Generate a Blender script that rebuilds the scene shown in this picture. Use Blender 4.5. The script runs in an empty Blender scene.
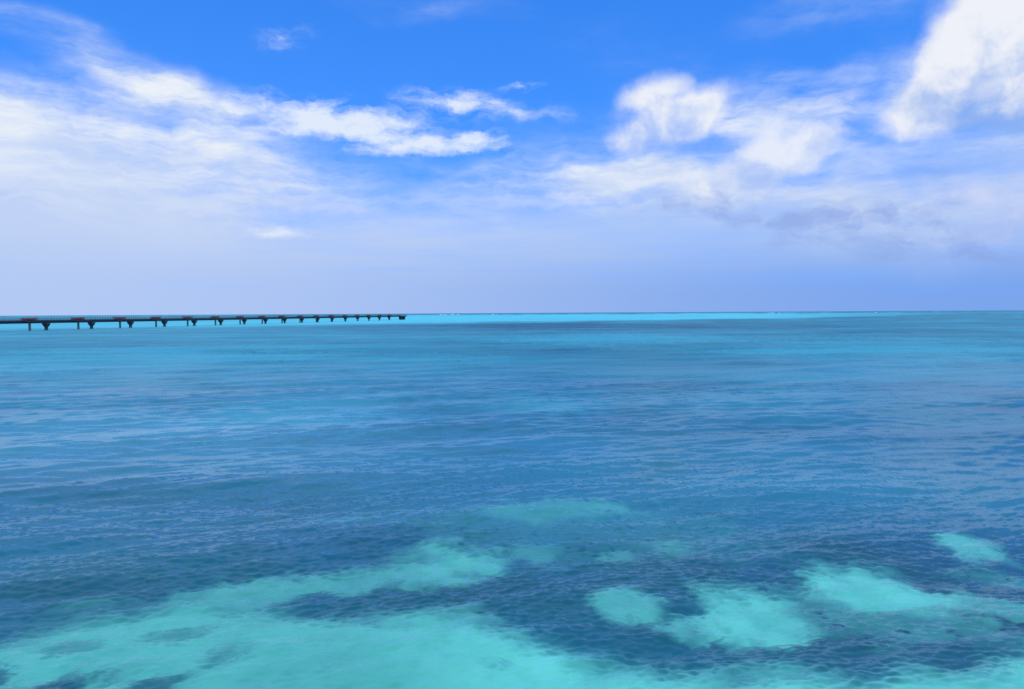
import bpy, math, random
import numpy as np
from mathutils import Matrix, Vector

C = bpy.context.scene
COL = C.collection
R = math.radians
PI = math.pi
rng = np.random.default_rng(7)
random.seed(4)

# ------------------------------------------------------------------ camera
W, H, F = 1024, 689, 740.0
CAM_H = 7.5
cam_d = bpy.data.cameras.new('camera')
cam_d.sensor_width = 36.0
cam_d.lens = F / W * 36.0
cam_d.clip_start = 0.1
cam_d.clip_end = 200000
cam = bpy.data.objects.new('camera', cam_d)
COL.objects.link(cam)
ROT = (Matrix.Rotation(R(90 - 2.445), 3, 'X') @ Matrix.Rotation(R(-0.305), 3, 'Z'))
cam.matrix_world = Matrix.Translation((0, 0, CAM_H)) @ ROT.to_4x4()
C.camera = cam

C.view_settings.view_transform = 'Standard'
C.view_settings.look = 'None'
C.view_settings.exposure = 0.0
C.view_settings.gamma = 1.0
C.view_settings.use_curve_mapping = False
C.render.engine = 'CYCLES'
C.cycles.max_bounces = 6
C.cycles.use_denoising = False
C.cycles.sample_clamp_indirect = 6
C.cycles.sample_clamp_direct = 4

SUN_EL, SUN_AZ = 58.0, 162.0           # degrees; azimuth to the right of the view direction (+Y)


def pix_dir(px, py):
    d = ROT @ Vector(((px - W / 2) / F, -(py - H / 2) / F, -1.0))
    d.normalize()
    return d


def pix_sky(px, py):
    """sky coordinates (about 100 photo pixels per unit) of a direction"""
    d = pix_dir(px, py)
    return math.atan2(d.x, d.y) * F / 100, math.asin(d.z) * F / 100


def pix_sea(px, py):
    d = pix_dir(px, py)
    k = -CAM_H / d.z
    return d.x * k, d.y * k


# ------------------------------------------------------------------ node helpers
class S:
    """a scalar socket with arithmetic"""
    nt = None

    def __init__(self, s):
        self.s = s

    @staticmethod
    def m(op, a, b=None, c=None, clamp=False):
        n = S.nt.nodes.new('ShaderNodeMath')
        n.operation = op
        n.use_clamp = clamp
        for i, v in enumerate((a, b, c)):
            if v is None:
                continue
            if isinstance(v, S):
                S.nt.links.new(v.s, n.inputs[i])
            else:
                n.inputs[i].default_value = v
        return S(n.outputs[0])

    def __add__(self, o): return S.m('ADD', self, o)
    __radd__ = __add__
    def __sub__(self, o): return S.m('SUBTRACT', self, o)
    def __rsub__(self, o): return S.m('SUBTRACT', o, self)
    def __mul__(self, o): return S.m('MULTIPLY', self, o)
    __rmul__ = __mul__
    def __truediv__(self, o): return S.m('DIVIDE', self, o)
    def clamp(self): return S.m('ADD', self, 0.0, clamp=True)
    def pow(self, e): return S.m('POWER', self, e)
    def exp(self): return S.m('EXPONENT', self)
    def max(self, o): return S.m('MAXIMUM', self, o)
    def min(self, o): return S.m('MINIMUM', self, o)

    def smooth(self, a, b, lo=0.0, hi=1.0):
        n = S.nt.nodes.new('ShaderNodeMapRange')
        n.interpolation_type = 'SMOOTHSTEP'
        S.nt.links.new(self.s, n.inputs['Value'])
        for k, v in (('From Min', a), ('From Max', b), ('To Min', lo), ('To Max', hi)):
            n.inputs[k].default_value = v
        return S(n.outputs['Result'])


def link(a, b):
    S.nt.links.new(a, b)


def node(kind, **kw):
    n = S.nt.nodes.new(kind)
    for k, v in kw.items():
        setattr(n, k, v)
    return n


def combine(x, y, z=0.0):
    n = node('ShaderNodeCombineXYZ')
    for i, v in enumerate((x, y, z)):
        if isinstance(v, S):
            link(v.s, n.inputs[i])
        else:
            n.inputs[i].default_value = v
    return n.outputs[0]


def vmath(op, a, b):
    n = node('ShaderNodeVectorMath', operation=op)
    for i, v in enumerate((a, b)):
        if isinstance(v, (tuple, list)):
            n.inputs[i].default_value = v
        else:
            link(v, n.inputs[i])
    return n.outputs[0]


def mapping(vec, loc=(0, 0, 0), rot=0.0, scale=(1, 1, 1), kind='TEXTURE'):
    n = node('ShaderNodeMapping', vector_type=kind)
    link(vec, n.inputs['Vector'])
    n.inputs['Location'].default_value = loc
    n.inputs['Rotation'].default_value = (0, 0, rot)
    n.inputs['Scale'].default_value = scale
    return n.outputs[0]


def noise(vec, scale, detail=5.0, rough=0.55, dist=0.0, lac=2.0, color=False):
    n = node('ShaderNodeTexNoise')
    link(vec, n.inputs['Vector'])
    n.inputs['Scale'].default_value = scale
    n.inputs['Detail'].default_value = detail
    n.inputs['Roughness'].default_value = rough
    n.inputs['Distortion'].default_value = dist
    n.inputs['Lacunarity'].default_value = lac
    return n.outputs['Color'] if color else S(n.outputs[0])


def mixc(fac, a, b):
    n = node('ShaderNodeMix', data_type='RGBA')
    if isinstance(fac, S):
        link(fac.s, n.inputs['Factor'])
    else:
        n.inputs['Factor'].default_value = fac
    for key, v in ((6, a), (7, b)):
        if isinstance(v, (tuple, list)):
            n.inputs[key].default_value = (*v, 1.0)
        else:
            link(v, n.inputs[key])
    return n.outputs[2]


def lin(r, g, b, k=1.0):
    def f(v):
        v /= 255.0
        return v / 12.92 if v <= 0.04045 else ((v + 0.055) / 1.055) ** 2.4
    return (f(r) * k, f(g) * k, f(b) * k)


# ------------------------------------------------------------------ sky
world = bpy.data.worlds.new('World')
C.world = world
world.use_nodes = True
S.nt = world.node_tree
S.nt.nodes.clear()
K = 10.0                                # background strength is 1 / K
sky = node('ShaderNodeTexSky', sky_type='NISHITA')
sky.sun_disc = False
sky.sun_elevation = R(SUN_EL)
sky.sun_rotation = R(SUN_AZ)
sky.air_density = 1.0
sky.dust_density = 0.3
sky.ozone_density = 3.0
sky.altitude = 10

tc = node('ShaderNodeTexCoord')
sep = node('ShaderNodeSeparateXYZ')
link(tc.outputs['Generated'], sep.inputs[0])
dx, dy, dz = (S(o) for o in sep.outputs)
# very dry, clean air: the blue holds almost down to the haze
lift = vmath('NORMALIZE', combine(dx, dy, dz.max(0.0) * 0.70 + 0.23), (0, 0, 0))
link(lift, sky.inputs['Vector'])
az = S.m('ARCTAN2', dx, dy)
el = S.m('ARCSINE', dz)
u = az * (F / 100)
v = el * (F / 100)
P = combine(u, v)
elp = el.max(0.0)


def blob(px, py, rx, ry, rot=0.0, vec=None):
    """soft round patch of sky: 1 at its centre, falling linearly to 0 at its rim"""
    c = pix_sky(px, py)
    a = c[0] / (F / 100)
    ca = math.cos(a)
    m = mapping(vec or P, (c[0], c[1], 0), -R(rot), (rx / 100 * ca ** 2, ry / 100 * ca, 1))
    g = node('ShaderNodeTexGradient', gradient_type='SPHERICAL')
    link(m, g.inputs[0])
    return S(g.outputs[1])


def ssum(lst):
    t = lst[0]
    for q in lst[1:]:
        t = t + q
    return t


def warp(vec, scale, amp, detail=3.0, rough=0.55):
    c = noise(vec, scale, detail, rough, color=True)
    d = vmath('MULTIPLY', vmath('SUBTRACT', c, (0.5, 0.5, 0.5)), (amp[0], amp[1], 0))
    return vmath('ADD', vec, d)


# clear-air colour: the Nishita sky, graded to the deep polarised blue of the photograph
hsv = node('ShaderNodeHueSaturation')
hsv.inputs['Saturation'].default_value = 1.22
hsv.inputs['Value'].default_value = 1.27
link(sky.outputs[0], hsv.inputs['Color'])
base = mixc(1.0, hsv.outputs[0], (1.0, 1.0, 1.0))
S.nt.nodes[-1].blend_type = 'MULTIPLY'
base_mul = S.nt.nodes[-1]
base_mul.inputs[7].default_value = (0.53, 1.30, 2.13, 1)
base = base_mul.outputs[2]

# pale air low over the sea
leftness = u.smooth(4.5, -4.5)
Ph = mapping(warp(P, 0.8, (1.2, 0.35), 4.0), scale=(0.25, 1.3, 1), kind='POINT')
n_h = noise(Ph, 2.0, 5.0, 0.55)
n_h2 = noise(mapping(P, scale=(0.12, 1.6, 1), rot=R(-1), kind='POINT'), 3.2, 5.0, 0.6)
top = v + (n_h - 0.5) * 0.9 - u.smooth(-0.5, 2.2) * 0.28 - u.smooth(-3.2, -4.6) * 0.2
hz = (elp * -9.0).exp() * 0.35 + top.smooth(1.4, 0.6) * (0.42 + n_h2 * 0.78)
hzf = (hz * (0.9 + leftness * 0.1)).clamp()
hcol = mixc(v.smooth(0.15, 0.9), mixc(leftness, lin(124, 166, 236, K), lin(178, 201, 244, K)),
            mixc(leftness, lin(172, 198, 243, K), lin(192, 211, 245, K)))
col = mixc(hzf, base, hcol)

# cirrus and veils: streaky, drawn out sideways
Pw = warp(P, 0.9, (1.0, 0.42), 4.0)
Pst = mapping(Pw, scale=(0.40, 1.0, 1), rot=R(-6), kind='POINT')
n_st = noise(Pst, 1.7, 8.0, 0.60)
n_w = noise(mapping(warp(P, 1.6, (0.5, 0.3), 4.0, 0.6), scale=(0.28, 1.5, 1), rot=R(14), kind='POINT'), 2.4, 8.0, 0.62)
n_st = n_st * 0.62 + n_w * 0.42
n_big = noise(Pw, 0.55, 4.0, 0.5)
veil = ssum([
    blob(40, 160, 330, 105, 0, Pw) * 1.0,
    blob(190, 200, 230, 70, 0, Pw) * 0.85,
    blob(10, 118, 190, 62, 0, Pw) * 0.75,
    blob(150, 140, 200, 62, 0, Pw) * 0.5,
    blob(105, 62, 130, 34, 16, Pw) * 0.6,
    blob(255, 112, 130, 30, 14, Pw) * 0.5,
    blob(470, 175, 160, 50, 10, Pw) * 0.32,
    blob(650, 60, 200, 60, 15, Pw) * 0.16,
    blob(185, 90, 140, 40, 20, Pw) * 0.42,
    blob(10, 14, 130, 26, 0, Pw) * 0.32,
    blob(430, 8, 130, 22, 0, Pw) * 0.3,
    blob(340, 205, 220, 62, 8, Pw) * 0.36,
    blob(600, 186, 185, 34, 3, Pw) * 1.05,
    blob(610, 160, 150, 44, 22, Pw) * 0.5,
    blob(745, 120, 210, 60, 0, Pw) * 0.5,
    blob(760, 190, 230, 60, 0, Pw) * 0.45,
    blob(880, 100, 240, 75, 0, Pw) * 0.55,
    blob(1000, 145, 120, 26, 0, Pw) * 0.4,
    blob(840, 8, 140, 34, 0, Pw) * 0.55,
    blob(970, 215, 240, 80, 0, Pw) * 0.75,
    blob(560, 225, 520, 70, 0, Pw) * 0.3,
])
others = v.smooth(2.9, 4.2) * (0.16 + n_big.smooth(0.40, 0.66) * 0.42 + leftness * 0.26)      # unseen high cloud above the frame, added to whiten reflections on the sea
vf = (veil + (n_st - 0.52) * 5.0 * veil.min(0.9)).smooth(0.02, 1.4) * (0.52 + n_st * 0.8)
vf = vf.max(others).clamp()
vcol = mixc(v.smooth(0.5, 1.7), lin(190, 209, 245, K), mixc(n_w.smooth(0.38, 0.62), lin(206, 221, 246, K), lin(236, 242, 250, K)))
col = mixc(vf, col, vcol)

# a sheet of small torn white clouds left of the middle
Pt = warp(P, 2.6, (0.42, 0.18), 5.0, 0.62)
Ptm = mapping(Pt, scale=(0.5, 1.35, 1), rot=R(5), kind='POINT')
n_t = noise(Ptm, 3.6, 8.0, 0.62)
torn = ssum([
    blob(335, 122, 125, 32, 5, Pt) * 1.05,
    blob(375, 130, 80, 26, 8, Pt) * 0.8,
    blob(432, 144, 58, 18, 0, Pt) * 1.2,
    blob(455, 104, 85, 19, 5, Pt) * 1.0,
    blob(490, 143, 52, 20, 10, Pt) * 0.9,
    blob(520, 88, 36, 6, 0, Pt) * 0.95,
    blob(545, 114, 60, 20, 6, Pt) * 0.35,
    blob(270, 233, 70, 11, 0, Pt) * 0.6,
    blob(270, 112, 90, 24, 8, Pt) * 0.45,
    blob(285, 38, 46, 22, -10, Pt) * 0.42,
])
tf = (torn + (n_t - 0.52) * 8.0 * torn.min(0.5)).smooth(0.04, 1.5) * 0.9
col = mixc(tf, col, lin(232, 241, 251, K))

# grey-violet cloud bases low on the right
Pd = warp(P, 2.0, (0.6, 0.3), 5.0, 0.62)
n_d = noise(mapping(Pd, scale=(0.7, 1.4, 1), rot=R(-10), kind='POINT'), 2.8, 7.0, 0.62)
dark = ssum([
    blob(805, 217, 110, 26, 4, Pd),
    blob(900, 178, 90, 22, -6, Pd) * 0.4,
    blob(700, 203, 64, 20, 0, Pd) * 0.75,
    blob(905, 240, 100, 28, 6, Pd) * 0.95,
    blob(1000, 256, 90, 20, 0, Pd) * 0.6,
    blob(790, 243, 70, 12, 0, Pd) * 0.5,
    blob(930, 205, 70, 26, 0, Pd) * 0.6,
])
df = (dark + (n_d - 0.52) * 6.5 * dark.min(0.5)).smooth(0.06, 1.1) * 0.75


# cumulus: lit from above right, blue-grey underneath
Pc = warp(warp(P, 1.1, (0.30, 0.22), 2.0), 3.6, (0.20, 0.16), 6.0, 0.6)
n_c = noise(Pc, 1.9, 9.0, 0.58)
n_c2 = noise(vmath('ADD', Pc, (0.10, 0.13, 0)), 1.9, 6.0, 0.52)
emb = (n_c - n_c2) * 3.2


def cumulus(col, lobes, lit_c, lit_r, top, under, k=2.4, hi=0.9, opac=1.0, ldir=(-0.2, 0.98), thin=0.5):
    f = ssum([blob(*l[:4], l[4], Pc) * l[5] for l in lobes])
    m = (f + (n_c - 0.5) * k * f.min(0.45)).smooth(0.04, hi) * opac
    c = pix_sky(*lit_c)
    t = ((u - c[0]) * ldir[0] + (v - c[1]) * ldir[1]) / (lit_r / 100)
    t = (t + emb * 0.7 + (n_c - 0.5) * 2.0).smooth(-1.1, 0.8)
    m = m * (t * (1.0 - thin) + thin)
    return mixc(m, col, mixc(t, under, top))


TOP = lin(243, 245, 249, K)
col = cumulus(col, [(1005, 225, 80, 36, 0, 0.9), (940, 196, 60, 24, 0, 0.7), (1000, 190, 70, 22, 0, 0.5),
                    (985, 234, 60, 14, 0, 0.7)],
              (985, 212), 45, lin(212, 218, 247, K), lin(160, 184, 240, K), opac=0.75, hi=1.2, k=4.2)
col = cumulus(col, [(778, 160, 84, 30, -22, 1.35), (735, 180, 72, 28, -15, 1.2), (814, 148, 40, 26, -30, 1.0),
                    (765, 132, 52, 22, -20, 0.95), (725, 202, 26, 20, -40, 0.5), (700, 190, 50, 20, -10, 0.4),
                    (870, 165, 60, 20, -20, 0.45), (885, 195, 60, 18, 0, 0.5), (845, 190, 60, 24, -10, 0.4)],
              (772, 168), 40, lin(236, 241, 250, K), lin(176, 198, 244, K), opac=0.9, hi=1.2, k=2.6, thin=0.7)
col = mixc(df, col, lin(140, 168, 230, K))
col = cumulus(col, [(655, 90, 42, 23, -8, 1.3), (702, 112, 48, 28, -32, 1.3), (665, 128, 70, 26, -18, 1.2),
                    (632, 139, 40, 18, -10, 0.8), (662, 112, 66, 34, -15, 0.6), (640, 108, 40, 20, -10, 0.4)],
              (668, 128), 34, TOP, lin(168, 194, 243, K), opac=0.92, hi=1.2, k=2.2)
col = cumulus(col, [(985, 12, 84, 58, -20, 1.4), (945, 58, 62, 44, -35, 1.1), (1020, 30, 90, 60, 0, 1.2), (945, 96, 90, 34, -30, 1.3),
                    (985, 66, 95, 46, -25, 1.2), (905, 114, 44, 26, -20, 0.7), (1050, 75, 90, 70, 0, 1.1),
                    (995, 100, 130, 50, 0, 1.1), (960, 70, 80, 50, -25, 0.5)],
              (990, 80), 52, TOP, lin(152, 183, 234, K), opac=0.95, hi=1.25, k=1.8, ldir=(-0.42, 0.9), thin=0.72)

bg = node('ShaderNodeBackground')
link(col, bg.inputs['Color'])
bg.inputs['Strength'].default_value = 1.0 / K
wo = node('ShaderNodeOutputWorld')
link(bg.outputs[0], wo.inputs['Surface'])
world.cycles.sampling_method = 'MANUAL'
world.cycles.sample_map_resolution = 1024

# ------------------------------------------------------------------ sun
sun_d = bpy.data.lights.new('sun', 'SUN')
sun_d.energy = 3.7
sun_d.angle = R(0.53)
sun_d.color = (1.0, 0.96, 0.9)
sun = bpy.data.objects.new('sun', sun_d)
COL.objects.link(sun)
sd = Vector((math.sin(R(SUN_AZ)) * math.cos(R(SUN_EL)), math.cos(R(SUN_AZ)) * math.cos(R(SUN_EL)), math.sin(R(SUN_EL))))
sun.rotation_euler = sd.to_track_quat('Z', 'Y').to_euler()
sun.location = (60, 60, 150)


# ------------------------------------------------------------------ sea
def make_tile(size, n, lam_lo, lam_hi, rms, wind_deg, spread, seed, power):
    """tiling random wave heights: spectrum ~ k^-power between two wavelengths, travelling near wind_deg"""
    r = np.random.default_rng(seed)
    k1 = np.fft.fftfreq(n, size / n) * 2 * PI
    kx, ky = np.meshgrid(k1, k1)
    k = np.hypot(kx, ky)
    k[0, 0] = 1e9
    th = np.arctan2(ky, kx) - R(wind_deg)
    lam = 2 * PI / k
    amp = k ** (-power) * np.abs(np.cos(th)) ** spread
    amp *= np.exp(-(lam_lo / lam) ** 4) * np.exp(-(lam / lam_hi) ** 4)
    h = np.fft.ifft2(amp * np.exp(1j * r.uniform(0, 2 * PI, (n, n))) * r.normal(1, .35, (n, n))).real
    h *= rms / h.std()
    return h.astype(np.float32)


def sample(tile, size, x, y):
    n = tile.shape[0]
    fx = (x / size * n) % n
    fy = (y / size * n) % n
    ix = np.floor(fx).astype(np.int64)
    iy = np.floor(fy).astype(np.int64)
    tx = fx - ix
    ty = fy - iy
    ix %= n
    iy %= n
    jx = (ix + 1) % n
    jy = (iy + 1) % n
    return ((tile[iy, ix] * (1 - tx) + tile[iy, jx] * tx) * (1 - ty)
            + (tile[jy, ix] * (1 - tx) + tile[jy, jx] * tx) * ty)


def sstep(a, b, x):
    t = np.clip((x - a) / (b - a), 0, 1)
    return t * t * (3 - 2 * t)


WIND = 100.0                              # waves run mostly toward / away from the viewer
TILES = [  # tile size, grid, shortest, longest, rms height, wind, spread, seed, power
    (23.0, 1024, 0.15, 0.60, 0.0135, WIND + 4, 2.5, 1, 1.1),
    (97.0, 1024, 0.65, 3.0, 0.030, WIND + 6, 5.0, 2, 1.5),
    (411.0, 1024, 3.6, 16.0, 0.10, WIND + 10, 10.0, 3, 1.8),
]
tiles = [make_tile(*t) for t in TILES]

# grid: rings closer together near the viewer, out past the horizon; finer where the photo looks
off = np.concatenate([np.geomspace(1400, 520, 24, endpoint=False), np.arange(520, 120, -0.62), np.arange(120, 20, -0.45),
                      np.arange(20, 1.0, -0.5), np.array([0.8, 0.6, 0.45, 0.3, 0.2, 0.14, 0.1, 0.07])])
rad = CAM_H * F / off
fine = np.arange(-42, 42.01, 0.094)
coarse = np.arange(48, 318 - 5.9, 6.0)
ang = np.concatenate([fine, coarse])
nr, na = len(rad), len(ang)
A = R(1) * ang
X = rad[:, None] * np.sin(A)[None]
Y = rad[:, None] * np.cos(A)[None]
spacing = np.gradient(rad)[:, None] * np.ones((1, na))
Z = np.zeros_like(X)
near = []
for t, par in zip(tiles, TILES):
    lam = math.sqrt(par[2] * par[3])
    wgt = sstep(1.0, 0.22, spacing / lam)
    Z += sample(t, par[0], X + 13.0 * par[7], Y + 7.0) * wgt
# everything coarse beside and behind the viewer stays nearly flat
Z *= np.where((np.arange(na) < len(fine))[None], 1.0, 0.0)

# --- what lies under the water, as maps over the ground plan -------------------
gx = np.gradient(Z, axis=1) / np.maximum(np.gradient(X, axis=1), 1e-6)
gy = np.gradient(Z, axis=0) / np.gradient(Y, axis=0)
gx[:, len(fine) - 1:] = 0
gy[:, len(fine) - 1:] = 0
near_w = sstep(90, 25, np.hypot(X, Y))
LX = X + np.clip(gx, -.4, .4) * 0.25 * near_w      # refraction: the waves shift what is seen of the bottom
LY = Y + np.clip(gy, -.4, .4) * 0.5 * near_w

fb = [make_tile(s, 512, s / 200, s / 4, 1.0, 0, 0, 20 + i, 1.75) for i, s in enumerate((60.0, 260.0, 1500.0, 14.0))]


def fbm(i, x, y):
    return sample(fb[i], (60.0, 260.0, 1500.0, 14.0)[i], x + 17.3, y + 5.1)


def wpatch(px, py, rx, ry, rot=0.0):
    """soft patch of sea floor: centre and half-sizes found from where the photo shows it"""
    cx, cy = pix_sea(px, py)
    ex = pix_sea(px + rx, py)
    ey0, ey1 = pix_sea(px, py + ry), pix_sea(px, max(py - ry, 318))
    ax = math.hypot(ex[0] - cx, ex[1] - cy)
    ay = math.hypot(ey1[0] - ey0[0], ey1[1] - ey0[1]) / 2
    ra = R(rot) - math.atan2(cx, cy)
    c, s = math.cos(ra), math.sin(ra)
    ddx = LX - cx + fbm(0, LX, LY) * 0.10 * ax + fbm(3, LX, LY) * 0.10 * ax
    ddy = LY - cy + fbm(0, LX + 31, LY + 12) * 0.08 * ay + fbm(3, LX + 5, LY + 3) * 0.10 * ay
    return np.clip(1 - np.hypot((ddx * c + ddy * s) / ax, (-ddx * s + ddy * c) / ay), 0, 1)


# near sand flat: everything on the viewer's side of this shoreline
EDGE = [(-60, 652), (0, 634), (60, 620), (130, 604), (200, 590), (250, 592), (300, 608), (350, 617), (400, 618), (450, 612),
        (500, 618), (545, 634), (600, 651), (660, 663), (730, 671), (800, 675), (880, 682), (950, 676), (1000, 664), (1090, 640)]
ep = np.array([pix_sea(*e) for e in EDGE])
ea = np.arctan2(ep[:, 0], ep[:, 1])
er = np.hypot(ep[:, 0], ep[:, 1])
LA = np.arctan2(LX, LY)
LR = np.hypot(LX, LY)
edge_r = np.interp(LA, ea, er)
sd_sand = (edge_r - LR) + fbm(0, LX, LY) * 0.28 + fbm(3, LX, LY) * 0.16
flat = sstep(-0.8, 1.3, sd_sand)
sand = flat.copy()


def add(mask, k, a=0.05, b=0.6, rough=0.12):
    global sand
    m = sstep(a, b, mask * (1 + fbm(0, LX * 2.3, LY * 2.3) * rough)) * k
    sand = 1 - (1 - sand) * (1 - m)


add(wpatch(440, 560, 80, 26, 4), 0.8, .02, .7)
add(wpatch(335, 577, 120, 17, 6), 0.75, .02, .6)
add(wpatch(250, 590, 90, 18), 0.6)
add(wpatch(735, 617, 92, 34), 1.0, .0, .78)
add(wpatch(782, 628, 60, 18), 0.7)
add(wpatch(625, 606, 40, 22), 0.6)
add(wpatch(690, 628, 50, 12), 0.35)
add(wpatch(850, 582, 70, 34), 1.0, .0, .78)
add(wpatch(905, 594, 70, 22), 0.95, .0, .78)
add(wpatch(966, 549, 40, 15), 0.7)
add(wpatch(1000, 604, 110, 14), 0.45)
add(wpatch(860, 615, 220, 32), 0.28)
add(wpatch(545, 511, 90, 16), 0.36)
add(wpatch(672, 543, 32, 9), 0.24)
add(wpatch(618, 553, 30, 10), 0.26)
add(wpatch(530, 548, 40, 9), 0.25)
add(wpatch(340, 522, 60, 9), 0.22)
add(wpatch(600, 530, 280, 34), 0.12)
add(wpatch(540, 407, 60, 9), 0.12)
add(wpatch(1010, 575, 60, 10), 0.25)
# weed and coral heads lying on the sand
weed = np.zeros_like(X)
for q in [(70, 688, 85, 20, 1.0), (2, 676, 26, 17, .9), (165, 688, 50, 16, .85), (70, 645, 36, 14, .5), (185, 631, 40, 14, .45),
          (225, 657, 40, 14, .5), (495, 667, 28, 6, .3), (330, 640, 60, 10, .15), (300, 672, 60, 12, .12), (600, 680, 60, 8, .12),
          (345, 602, 90, 16, .45), (700, 690, 60, 6, .1)]:
    m = wpatch(*q[:4])
    weed = np.maximum(weed, sstep(.0, .75, m * (1 + fbm(3, LX * 1.3, LY * .8) * .35)) * q[4])
sand = sand * (1 - weed)
sand = np.clip(sand * (0.97 + 0.035 * fbm(0, LX * 1.7, LY * 1.7) + 0.03 * fbm(3, LX, LY * .7)), 0, 1)

# the far shallow bank: a pale turquoise band before the horizon, tapering to the right
yb = np.hypot(X, Y)
tanx = X / np.maximum(Y, 1)
o_px = CAM_H * F / np.maximum(Y, 1)               # how far below the horizon the photo shows it
n1 = fbm(2, X * 0.6, Y * 0.25)
n2 = fbm(2, X * 0.9 + 400, Y * 0.4)
bank_near = np.interp(tanx, [-1.2, -.7, -.5, -.3, -.12, 0, .2, .4, .5, .6, 1.2], [400, 450, 480, 540, 600, 640, 700, 900, 1300, 2200, 3000])
bank_near = bank_near * 0.88 * (1 + 0.06 * n1)
bank = sstep(0, 1, (yb - bank_near) / (bank_near * 0.28)) * sstep(4200, 2400, yb * (1 + .1 * n2))
bank *= np.interp(tanx, [-.7, -.45, -.2, .3, .45, .62], [.55, .75, .95, 1, .6, .2])
bank = np.clip(bank * (1 + .08 * n1), 0, 1)
# in between: mottled blue, paler lanes and darker weed beds
dark = np.zeros_like(X)
mid = 0.5 + 0.09 * fbm(1, X * .45, Y) + 0.07 * fbm(2, X * 1.4, Y * 1.4)
mid += 0.35 * sstep(55, 260, yb) * np.interp(tanx, [-.7, -.2, .1, .7], [.7, .5, .0, .25])
mid -= 0.4 * sstep(.25, 1, np.exp(-((yb - 420) / 150.0) ** 2) * np.interp(tanx, [-.5, -.2, 0, .3, .6], [.1, .6, 1, .7, .4]))
mid -= 0.35 * sstep(75, 22, yb)
for q in [(330, 408, 190, 26, .28), (545, 405, 110, 18, .25), (130, 360, 260, 22, .3), (620, 338, 160, 8, .35), (900, 345, 240, 14, .3),
          (830, 400, 220, 22, .2), (420, 360, 120, 10, .2)]:
    mid += sstep(0, .8, wpatch(*q[:4])) * q[4] * 1.2
mid = np.clip(mid, 0, 1)

# cleaner white sand to the right; brown reef close in
pale = np.clip(sstep(-.25, .2, tanx) + .2 * fbm(0, LX * .6, LY * .6), 0, 1)
reefm = np.clip(sstep(30, 17, LR) + .25 * fbm(0, LX, LY), 0, 1)
# sheen painted on two areas: mirror strength raised there, waves unchanged
sheen = np.maximum(sstep(0, .8, wpatch(70, 430, 420, 60)) * .9, sstep(0, .8, wpatch(730, 430, 330, 50)) * .2)
sheen = np.clip(sheen * (.8 + .35 * fbm(1, X * .3, Y * 1.2)), 0, 1)

verts = np.stack([X, Y, Z], -1).reshape(-1, 3)
idx = np.arange(nr * na).reshape(nr, na)
j1 = np.roll(idx, -1, axis=1)
quads = np.stack([idx[:-1], j1[:-1], j1[1:], idx[1:]], -1).reshape(-1, 4)
# winding so that normals point up
quads = quads[:, ::-1]
cen = len(verts)
verts = np.vstack([verts, [[0, 0, 0]]])
tris = np.stack([idx[0], np.full(na, cen), j1[0]], -1)[:, ::-1]
tris = tris[:, [0, 1, 2]]
me = bpy.data.meshes.new('sea')
me.vertices.add(len(verts))
me.vertices.foreach_set('co', verts.astype(np.float32).ravel())
nl = quads.size + tris.size
me.loops.add(nl)
me.loops.foreach_set('vertex_index', np.concatenate([quads.ravel(), tris.ravel()]).astype(np.int32))
me.polygons.add(len(quads) + len(tris))
me.polygons.foreach_set('loop_start', np.concatenate([np.arange(len(quads)) * 4, quads.size + np.arange(len(tris)) * 3]).astype(np.int32))
me.update(calc_edges=True)
me.polygons.foreach_set('use_smooth', np.ones(len(quads) + len(tris), bool))
for nm, arr in (('sand', sand), ('bank', bank), ('mid', mid), ('sheen', sheen), ('pale', pale), ('reef', reefm)):
    at = me.attributes.new(nm, 'FLOAT', 'POINT')
    at.data.foreach_set('value', np.append(arr.ravel(), 0).astype(np.float32))
sea = bpy.data.objects.new('sea', me)
COL.objects.link(sea)
sea['kind'] = 'structure'
sea['label'] = 'rippled tropical sea shading from clear turquoise over sand to deep blue'

wm = bpy.data.materials.new('sea_water')
wm.use_nodes = True
S.nt = wm.node_tree
S.nt.nodes.clear()


def attr(nm):
    a = node('ShaderNodeAttribute', attribute_name=nm)
    return S(a.outputs['Fac'])


geo = node('ShaderNodeNewGeometry')
pos = geo.outputs['Position']
psep = node('ShaderNodeSeparateXYZ')
link(pos, psep.inputs[0])
flatpos = combine(S(psep.outputs[0]), S(psep.outputs[1]), 0.0)
rows = noise(mapping(flatpos, scale=(0.16, 0.026, 1.0), rot=R(4), kind='POINT'), 1.0, 4.0, 0.7)     # windrows
rows = (rows - 0.5).smooth(-0.24, 0.24, -0.5, 0.5) * S(psep.outputs[1]).smooth(70.0, 260.0)
# colour of the light coming back out of the water: bottom and water column together
f_sand, f_bank, f_mid, f_pale = attr('sand'), attr('bank'), attr('mid'), attr('pale')
n_f = noise(flatpos, 0.9, 6.0, 0.6)
n_g = noise(mapping(flatpos, scale=(0.35, 1, 1), kind='POINT'), 0.09, 6.0, 0.6)
deep = (0.006, 0.062, 0.122)
blue = (0.024, 0.235, 0.320)
reef = (0.006, 0.048, 0.072)
c = mixc((f_mid + (n_g - 0.5) * 0.25).clamp(), mixc(attr('reef'), deep, reef), blue)
c = mixc((f_bank * (1.0 + rows * 0.25)).clamp(), c, (0.052, 0.405, 0.490))
s_n = (f_sand + (n_f - 0.5) * 0.30 * f_sand * (1.25 - f_sand)).clamp()
coral = noise(flatpos, 1.5, 5.0, 0.62).smooth(0.56, 0.74) * (0.12 + f_pale * 0.34)
s_n = (s_n - coral * (1.3 - s_n)).clamp()
c_s = mixc(n_f.smooth(0.25, 0.75), mixc(f_pale, (0.052, 0.305, 0.268), (0.072, 0.415, 0.352)), mixc(f_pale, (0.064, 0.340, 0.298), (0.098, 0.470, 0.400)))
c = mixc(s_n, c, c_s)
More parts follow.
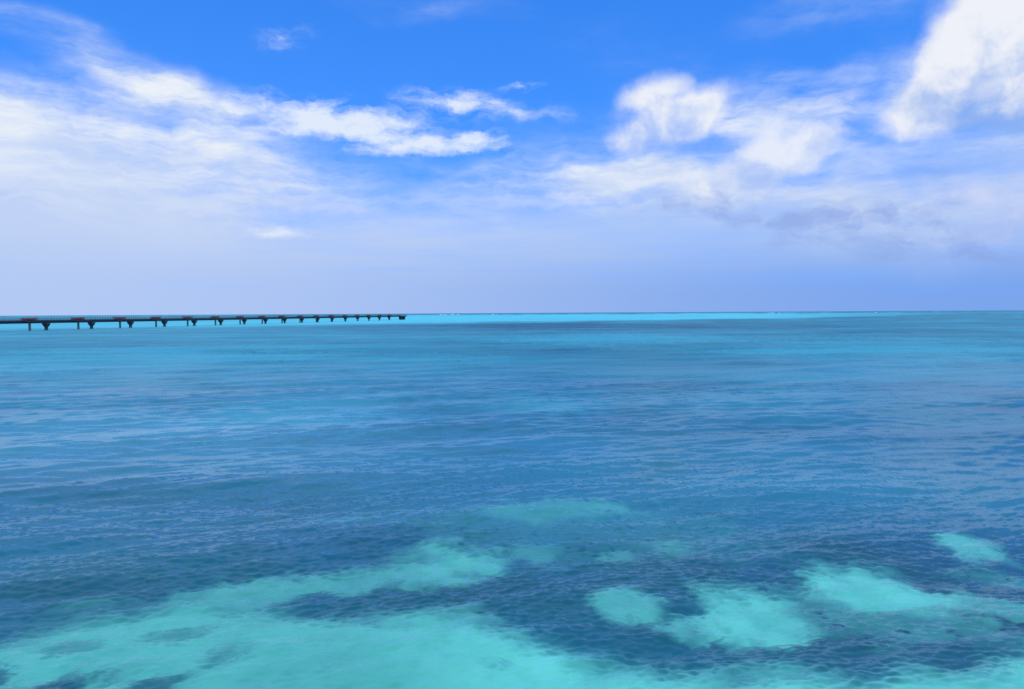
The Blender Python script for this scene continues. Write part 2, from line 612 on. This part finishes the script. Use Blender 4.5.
# ripples too fine for the mesh
st = mapping(flatpos, scale=(0.55, 1.0, 1.0), rot=R(-10), kind='POINT')
r1 = noise(st, 4.5, 4.0, 0.6, 0.3)
r2 = noise(st, 0.7, 3.0, 0.55, 0.4)
bump = node('ShaderNodeBump')
bump.inputs['Strength'].default_value = 1.0
bump.inputs['Distance'].default_value = 1.0
link((r1 * 0.018 + r2 * 0.02).s, bump.inputs['Height'])
# wave faces tilt toward the viewer, so the mirror never gets as strong as on flat water
sheen = attr('sheen')
# gusts roughen the surface in patches of every size
gust = noise(mapping(flatpos, scale=(0.5, 1.0, 1.0), rot=R(-8), kind='POINT'), 0.035, 12.0, 0.74)
far = S(psep.outputs[1]).smooth(20.0, 150.0)
lw = node('ShaderNodeVectorMath', operation='DOT_PRODUCT')
link(bump.outputs[0], lw.inputs[0])
link(geo.outputs['Incoming'], lw.inputs[1])
cosv = S(lw.outputs['Value']).max(0.0).min(1.0)
graz = (1.0 - cosv).pow(3.0)
k_ref = (0.58 - far * 0.42 + sheen * (0.16 + far * 0.24)) * (0.62 + (gust - 0.5).smooth(-0.22, 0.22) * 0.6 + rows * 0.5).max(0.1)
rf = graz * k_ref
up = node('ShaderNodeBsdfDiffuse')
link(c, up.inputs['Color'])
up.inputs['Normal'].default_value = (0, 0, 1)
nrm = node('ShaderNodeNormal')
up_n = combine(0.0, 0.0, 1.0)
link(up_n, up.inputs['Normal'])
gl = node('ShaderNodeBsdfGlossy')
gl.inputs['Color'].default_value = (0.84, 0.96, 1.0, 1)
link((0.22 + far * 0.13).s, gl.inputs['Roughness'])
link(bump.outputs[0], gl.inputs['Normal'])
mx = node('ShaderNodeMixShader')
link(rf.s, mx.inputs[0])
link(up.outputs[0], mx.inputs[1])
link(gl.outputs[0], mx.inputs[2])
out = node('ShaderNodeOutputMaterial')
link(mx.outputs[0], out.inputs['Surface'])
S.nt.nodes.remove(nrm)
me.materials.append(wm)


# ------------------------------------------------------------------ mesh helpers for built things
class MB:
    def __init__(self):
        self.v, self.f = [], []

    def hull(self, lo, hi, z0, z1):
        """solid between a bottom rectangle and a top rectangle, each (x0, x1, y0, y1)"""
        b = len(self.v)
        for (x0, x1, y0, y1), z in ((lo, z0), (hi, z1)):
            self.v += [(x0, y0, z), (x1, y0, z), (x1, y1, z), (x0, y1, z)]
        for q in ((3, 2, 1, 0), (4, 5, 6, 7), (0, 1, 5, 4), (1, 2, 6, 5), (2, 3, 7, 6), (3, 0, 4, 7)):
            self.f.append(tuple(b + i for i in q))
        return self

    def box(self, x0, x1, y0, y1, z0, z1):
        return self.hull((x0, x1, y0, y1), (x0, x1, y0, y1), z0, z1)

    def tube(self, x, y, z0, z1, r0, r1, n=16):
        b = len(self.v)
        for z, r in ((z0, r0), (z1, r1)):
            for i in range(n):
                a = 2 * PI * i / n
                self.v.append((x + r * math.cos(a), y + r * math.sin(a), z))
        for i in range(n):
            j = (i + 1) % n
            self.f.append((b + i, b + j, b + n + j, b + n + i))
        self.f.append(tuple(b + i for i in range(n - 1, -1, -1)))
        self.f.append(tuple(b + n + i for i in range(n)))
        return self

    def build(self, name, m, parent=None, loc=(0, 0, 0), bevel=0.0):
        d = bpy.data.meshes.new(name)
        d.from_pydata(self.v, [], self.f)
        d.materials.append(m)
        d.update()
        o = bpy.data.objects.new(name, d)
        COL.objects.link(o)
        o.location = loc
        if parent:
            o.parent = parent
        if bevel:
            b = o.modifiers.new('bevel', 'BEVEL')
            b.width = bevel
            b.segments = 2
        return o


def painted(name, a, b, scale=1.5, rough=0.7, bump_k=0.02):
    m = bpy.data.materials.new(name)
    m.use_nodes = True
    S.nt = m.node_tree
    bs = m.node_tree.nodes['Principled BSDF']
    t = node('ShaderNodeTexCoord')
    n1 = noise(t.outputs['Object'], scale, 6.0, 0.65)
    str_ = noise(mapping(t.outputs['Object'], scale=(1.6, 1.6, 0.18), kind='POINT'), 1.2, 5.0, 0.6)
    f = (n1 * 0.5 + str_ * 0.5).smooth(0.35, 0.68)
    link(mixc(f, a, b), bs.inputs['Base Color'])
    bs.inputs['Roughness'].default_value = rough
    bp = node('ShaderNodeBump')
    bp.inputs['Strength'].default_value = 0.4
    bp.inputs['Distance'].default_value = bump_k
    link(n1.s, bp.inputs['Height'])
    link(bp.outputs[0], bs.inputs['Normal'])
    return m


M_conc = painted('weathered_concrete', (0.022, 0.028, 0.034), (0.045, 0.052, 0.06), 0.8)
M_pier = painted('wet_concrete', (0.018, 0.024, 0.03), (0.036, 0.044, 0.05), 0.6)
M_rail = painted('rail_steel', (0.07, 0.09, 0.11), (0.12, 0.14, 0.16), 2.0, 0.5, 0.004)
M_red = painted('red_paint', (0.13, 0.012, 0.02), (0.19, 0.02, 0.03), 3.0, 0.5, 0.004)
M_lamp = painted('lamp_housing', (0.10, 0.05, 0.05), (0.16, 0.08, 0.08), 3.0, 0.4, 0.002)


def tag(o, label, cat, group=None):
    o['label'] = label
    o['category'] = cat
    if group:
        o['group'] = group


def empty(name, loc, rz):
    o = bpy.data.objects.new(name, None)
    o.empty_display_size = 2
    o.location = loc
    o.rotation_euler = (0, 0, rz)
    COL.objects.link(o)
    return o


def copy_tree(o, parent=None):
    kids = list(o.children)
    c_ = o.copy()
    COL.objects.link(c_)
    if parent:
        c_.parent = parent
    for k_ in kids:
        copy_tree(k_, c_)
    return c_


# ------------------------------------------------------------------ the jetty
# it runs out to sea away from the viewer; local +Y is along it, y = 0 at the first pier in the picture
STEP_Y = 30.0
STEP_X = STEP_Y * (657 - 512) / F
SPAN = math.hypot(STEP_X, STEP_Y)
B0 = 12.49
J0 = (STEP_Y * B0 * (46.5 - 512) / F, STEP_Y * B0)
JRZ = -math.atan2(STEP_X, STEP_Y)
jetty = empty('jetty', (J0[0], J0[1], 0), JRZ)
tag(jetty, 'long narrow dark jetty on hammerhead piers running out to sea on the left', 'jetty')
Y0, Y1 = -3.2 * SPAN, 17.15 * SPAN
DZ0, DZ1 = 3.55, 4.95                    # girder
RZ1 = 6.5                                # top rail

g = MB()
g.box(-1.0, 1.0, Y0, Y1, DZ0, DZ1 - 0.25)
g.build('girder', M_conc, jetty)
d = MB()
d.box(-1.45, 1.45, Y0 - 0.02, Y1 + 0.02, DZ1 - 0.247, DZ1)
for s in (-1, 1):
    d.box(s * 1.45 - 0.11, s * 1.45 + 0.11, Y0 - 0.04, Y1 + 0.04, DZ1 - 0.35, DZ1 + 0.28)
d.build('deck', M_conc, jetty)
for s in (-1, 1):
    r_ = MB()
    x = s * 1.42
    zz = [DZ1 + 0.283, RZ1 - 0.07]
    r_.box(x - .05, x + .05, Y0, Y1, RZ1 - 0.10, RZ1)
    for z in (DZ1 + 0.45, DZ1 + 0.68, DZ1 + 0.91, DZ1 + 1.14):
        r_.box(x - .035, x + .035, Y0, Y1, z - .06, z + .06)
    y = Y0 + 0.2
    while y < Y1:
        r_.box(x - .052, x + .052, y - .05, y + .05, DZ1 + 0.27, RZ1 - 0.02)
        y += 1.9
    r_.build('handrail', M_rail, jetty)

pier = None


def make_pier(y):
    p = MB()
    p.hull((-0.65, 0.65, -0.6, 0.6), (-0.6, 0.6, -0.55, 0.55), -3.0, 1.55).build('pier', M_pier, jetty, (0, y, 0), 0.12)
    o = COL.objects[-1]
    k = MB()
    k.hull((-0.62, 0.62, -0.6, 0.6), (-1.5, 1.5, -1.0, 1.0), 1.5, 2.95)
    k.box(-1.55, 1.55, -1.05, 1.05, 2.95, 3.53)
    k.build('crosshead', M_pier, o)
    f = MB()
    f.box(-0.95, 0.95, -0.9, 0.9, -3.0, 0.18)
    f.build('footing', M_pier, o, bevel=0.1)
    return o


pier = make_pier(0.0)
for n in list(range(-3, 0)) + list(range(1, 17)):
    q = copy_tree(pier, jetty)
    q.location = (0, n * SPAN, 0)
# wider head at the seaward end
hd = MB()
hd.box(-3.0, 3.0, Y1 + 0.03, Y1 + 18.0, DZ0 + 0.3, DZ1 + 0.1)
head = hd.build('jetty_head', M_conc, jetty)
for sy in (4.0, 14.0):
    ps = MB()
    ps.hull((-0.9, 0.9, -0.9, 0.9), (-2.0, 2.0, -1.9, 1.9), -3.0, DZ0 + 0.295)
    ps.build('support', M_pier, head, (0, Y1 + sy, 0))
hr = MB()
for (xa, xb, ya, yb_) in ((-2.95, -2.85, Y1 + .1, Y1 + 17.9), (2.85, 2.95, Y1 + .1, Y1 + 17.9), (-2.84, 2.84, Y1 + 17.8, Y1 + 17.9)):
    for z in (DZ1 + .6, DZ1 + 1.0, RZ1 - .05):
        hr.box(xa, xb, ya, yb_, z - .05, z + .05)
for sx in (-2.9, 2.9):
    for i in range(9):
        hr.box(sx - .06, sx + .06, Y1 + .4 + i * 2, Y1 + .5 + i * 2, DZ1 + .09, RZ1 - .02)
hr.build('head_rail', M_rail, head)


# ------------------------------------------------------------------ red light platforms, each on its own thin pile beside the jetty
def make_platform():
    t = empty('light_platform', (0, 0, 0), JRZ)
    pl = MB()
    pl.tube(0, 0, -3.0, 4.1, 0.56, 0.5)
    pl.build('pile', M_pier, t)
    dk = MB()
    dk.hull((-0.6, 0.6, -0.6, 0.6), (-0.7, 0.7, -3.4, 3.4), 4.08, 4.7)
    dk.box(-0.75, 0.75, -4.3, 4.3, 4.7, 4.95)
    dk.build('platform', M_conc, t)
    fr_ = MB()
    for sx in (-0.7, 0.7):
        for z in (5.35, 5.8, 6.3):
            fr_.box(sx - .06, sx + .06, -4.25, 4.25, z - .07, z + .07)
        for i in range(6):
            y = -4.2 + i * 1.68
            fr_.box(sx - .07, sx + .07, y - .07, y + .07, 4.94, 6.36)
    for sy in (-4.2, 4.2):
        fr_.box(-.64, .64, sy - .05, sy + .05, 6.2, 6.34)
    fr_.build('railing', M_red, t)
    bar = MB()
    bar.box(-.12, .12, -3.9, 3.9, 5.45, 5.75)
    for y in (-1.8, 1.8):
        bar.box(-.08, .08, y - .08, y + .08, 4.94, 5.47)
    b_ = bar.build('light_bar', M_red, t)
    for i in range(5):
        lm = MB()
        lm.tube(0, 0, 0.0, 0.22, 0.10, 0.26, 12).tube(0, 0, 0.2, 0.62, 0.26, 0.24, 12)
        lm.build('lamp', M_lamp, t, (0, -3.4 + 1.7 * i, 5.74))
    return t


WORDS = ['first', 'second', 'third', 'fourth', 'fifth', 'sixth', 'seventh', 'eighth', 'ninth', 'tenth', 'eleventh', 'twelfth',
         'thirteenth', 'fourteenth', 'fifteenth', 'sixteenth', 'seventeenth']
perp = Vector((math.cos(JRZ), math.sin(JRZ), 0))
along = Vector((-math.sin(JRZ), math.cos(JRZ), 0))
plat = make_platform()
for i in range(17):
    o = plat if i == 0 else copy_tree(plat)
    yy = (-0.41 + i * 1.016) * SPAN
    o.location = Vector((J0[0], J0[1], 0)) + along * yy + perp * 2.35
    if i == 0:
        lb = 'largest red-railed light platform on a thin pile, nearest the left edge of the photo'
    elif i == 16:
        lb = 'smallest red-railed light platform, last one before the seaward tip of the jetty'
    else:
        lb = 'red-railed light platform on a thin pile, %s along the jetty counted from the left' % WORDS[i]
    tag(o, lb, 'light platform', 'red light platforms beside the jetty')

# ------------------------------------------------------------------ a little surf on the outer reef
sf = MB()
for (px, w_, n_) in ((447, 16, 5), (457, 10, 3), (492, 14, 2), (776, 24, 5), (872, 16, 2)):
    for i in range(n_):
        Yd = 3900 + random.uniform(-250, 250)
        Xd = (px - 512 + random.uniform(-w_, w_) / 2) / F * Yd
        L_ = random.uniform(4, 11)
        h_ = random.uniform(0.4, 1.0)
        sf.hull((Xd - L_, Xd + L_, Yd - 2, Yd + 2), (Xd - L_ * .55, Xd + L_ * .55, Yd - .4, Yd + .4), -0.3, h_)
M_foam = painted('foam', (0.72, 0.76, 0.78), (0.82, 0.84, 0.85), 0.5, 0.9, 0.05)
so = sf.build('surf', M_foam)
so['kind'] = 'stuff'
so['label'] = 'faint white surf breaking on the outer reef at the horizon'
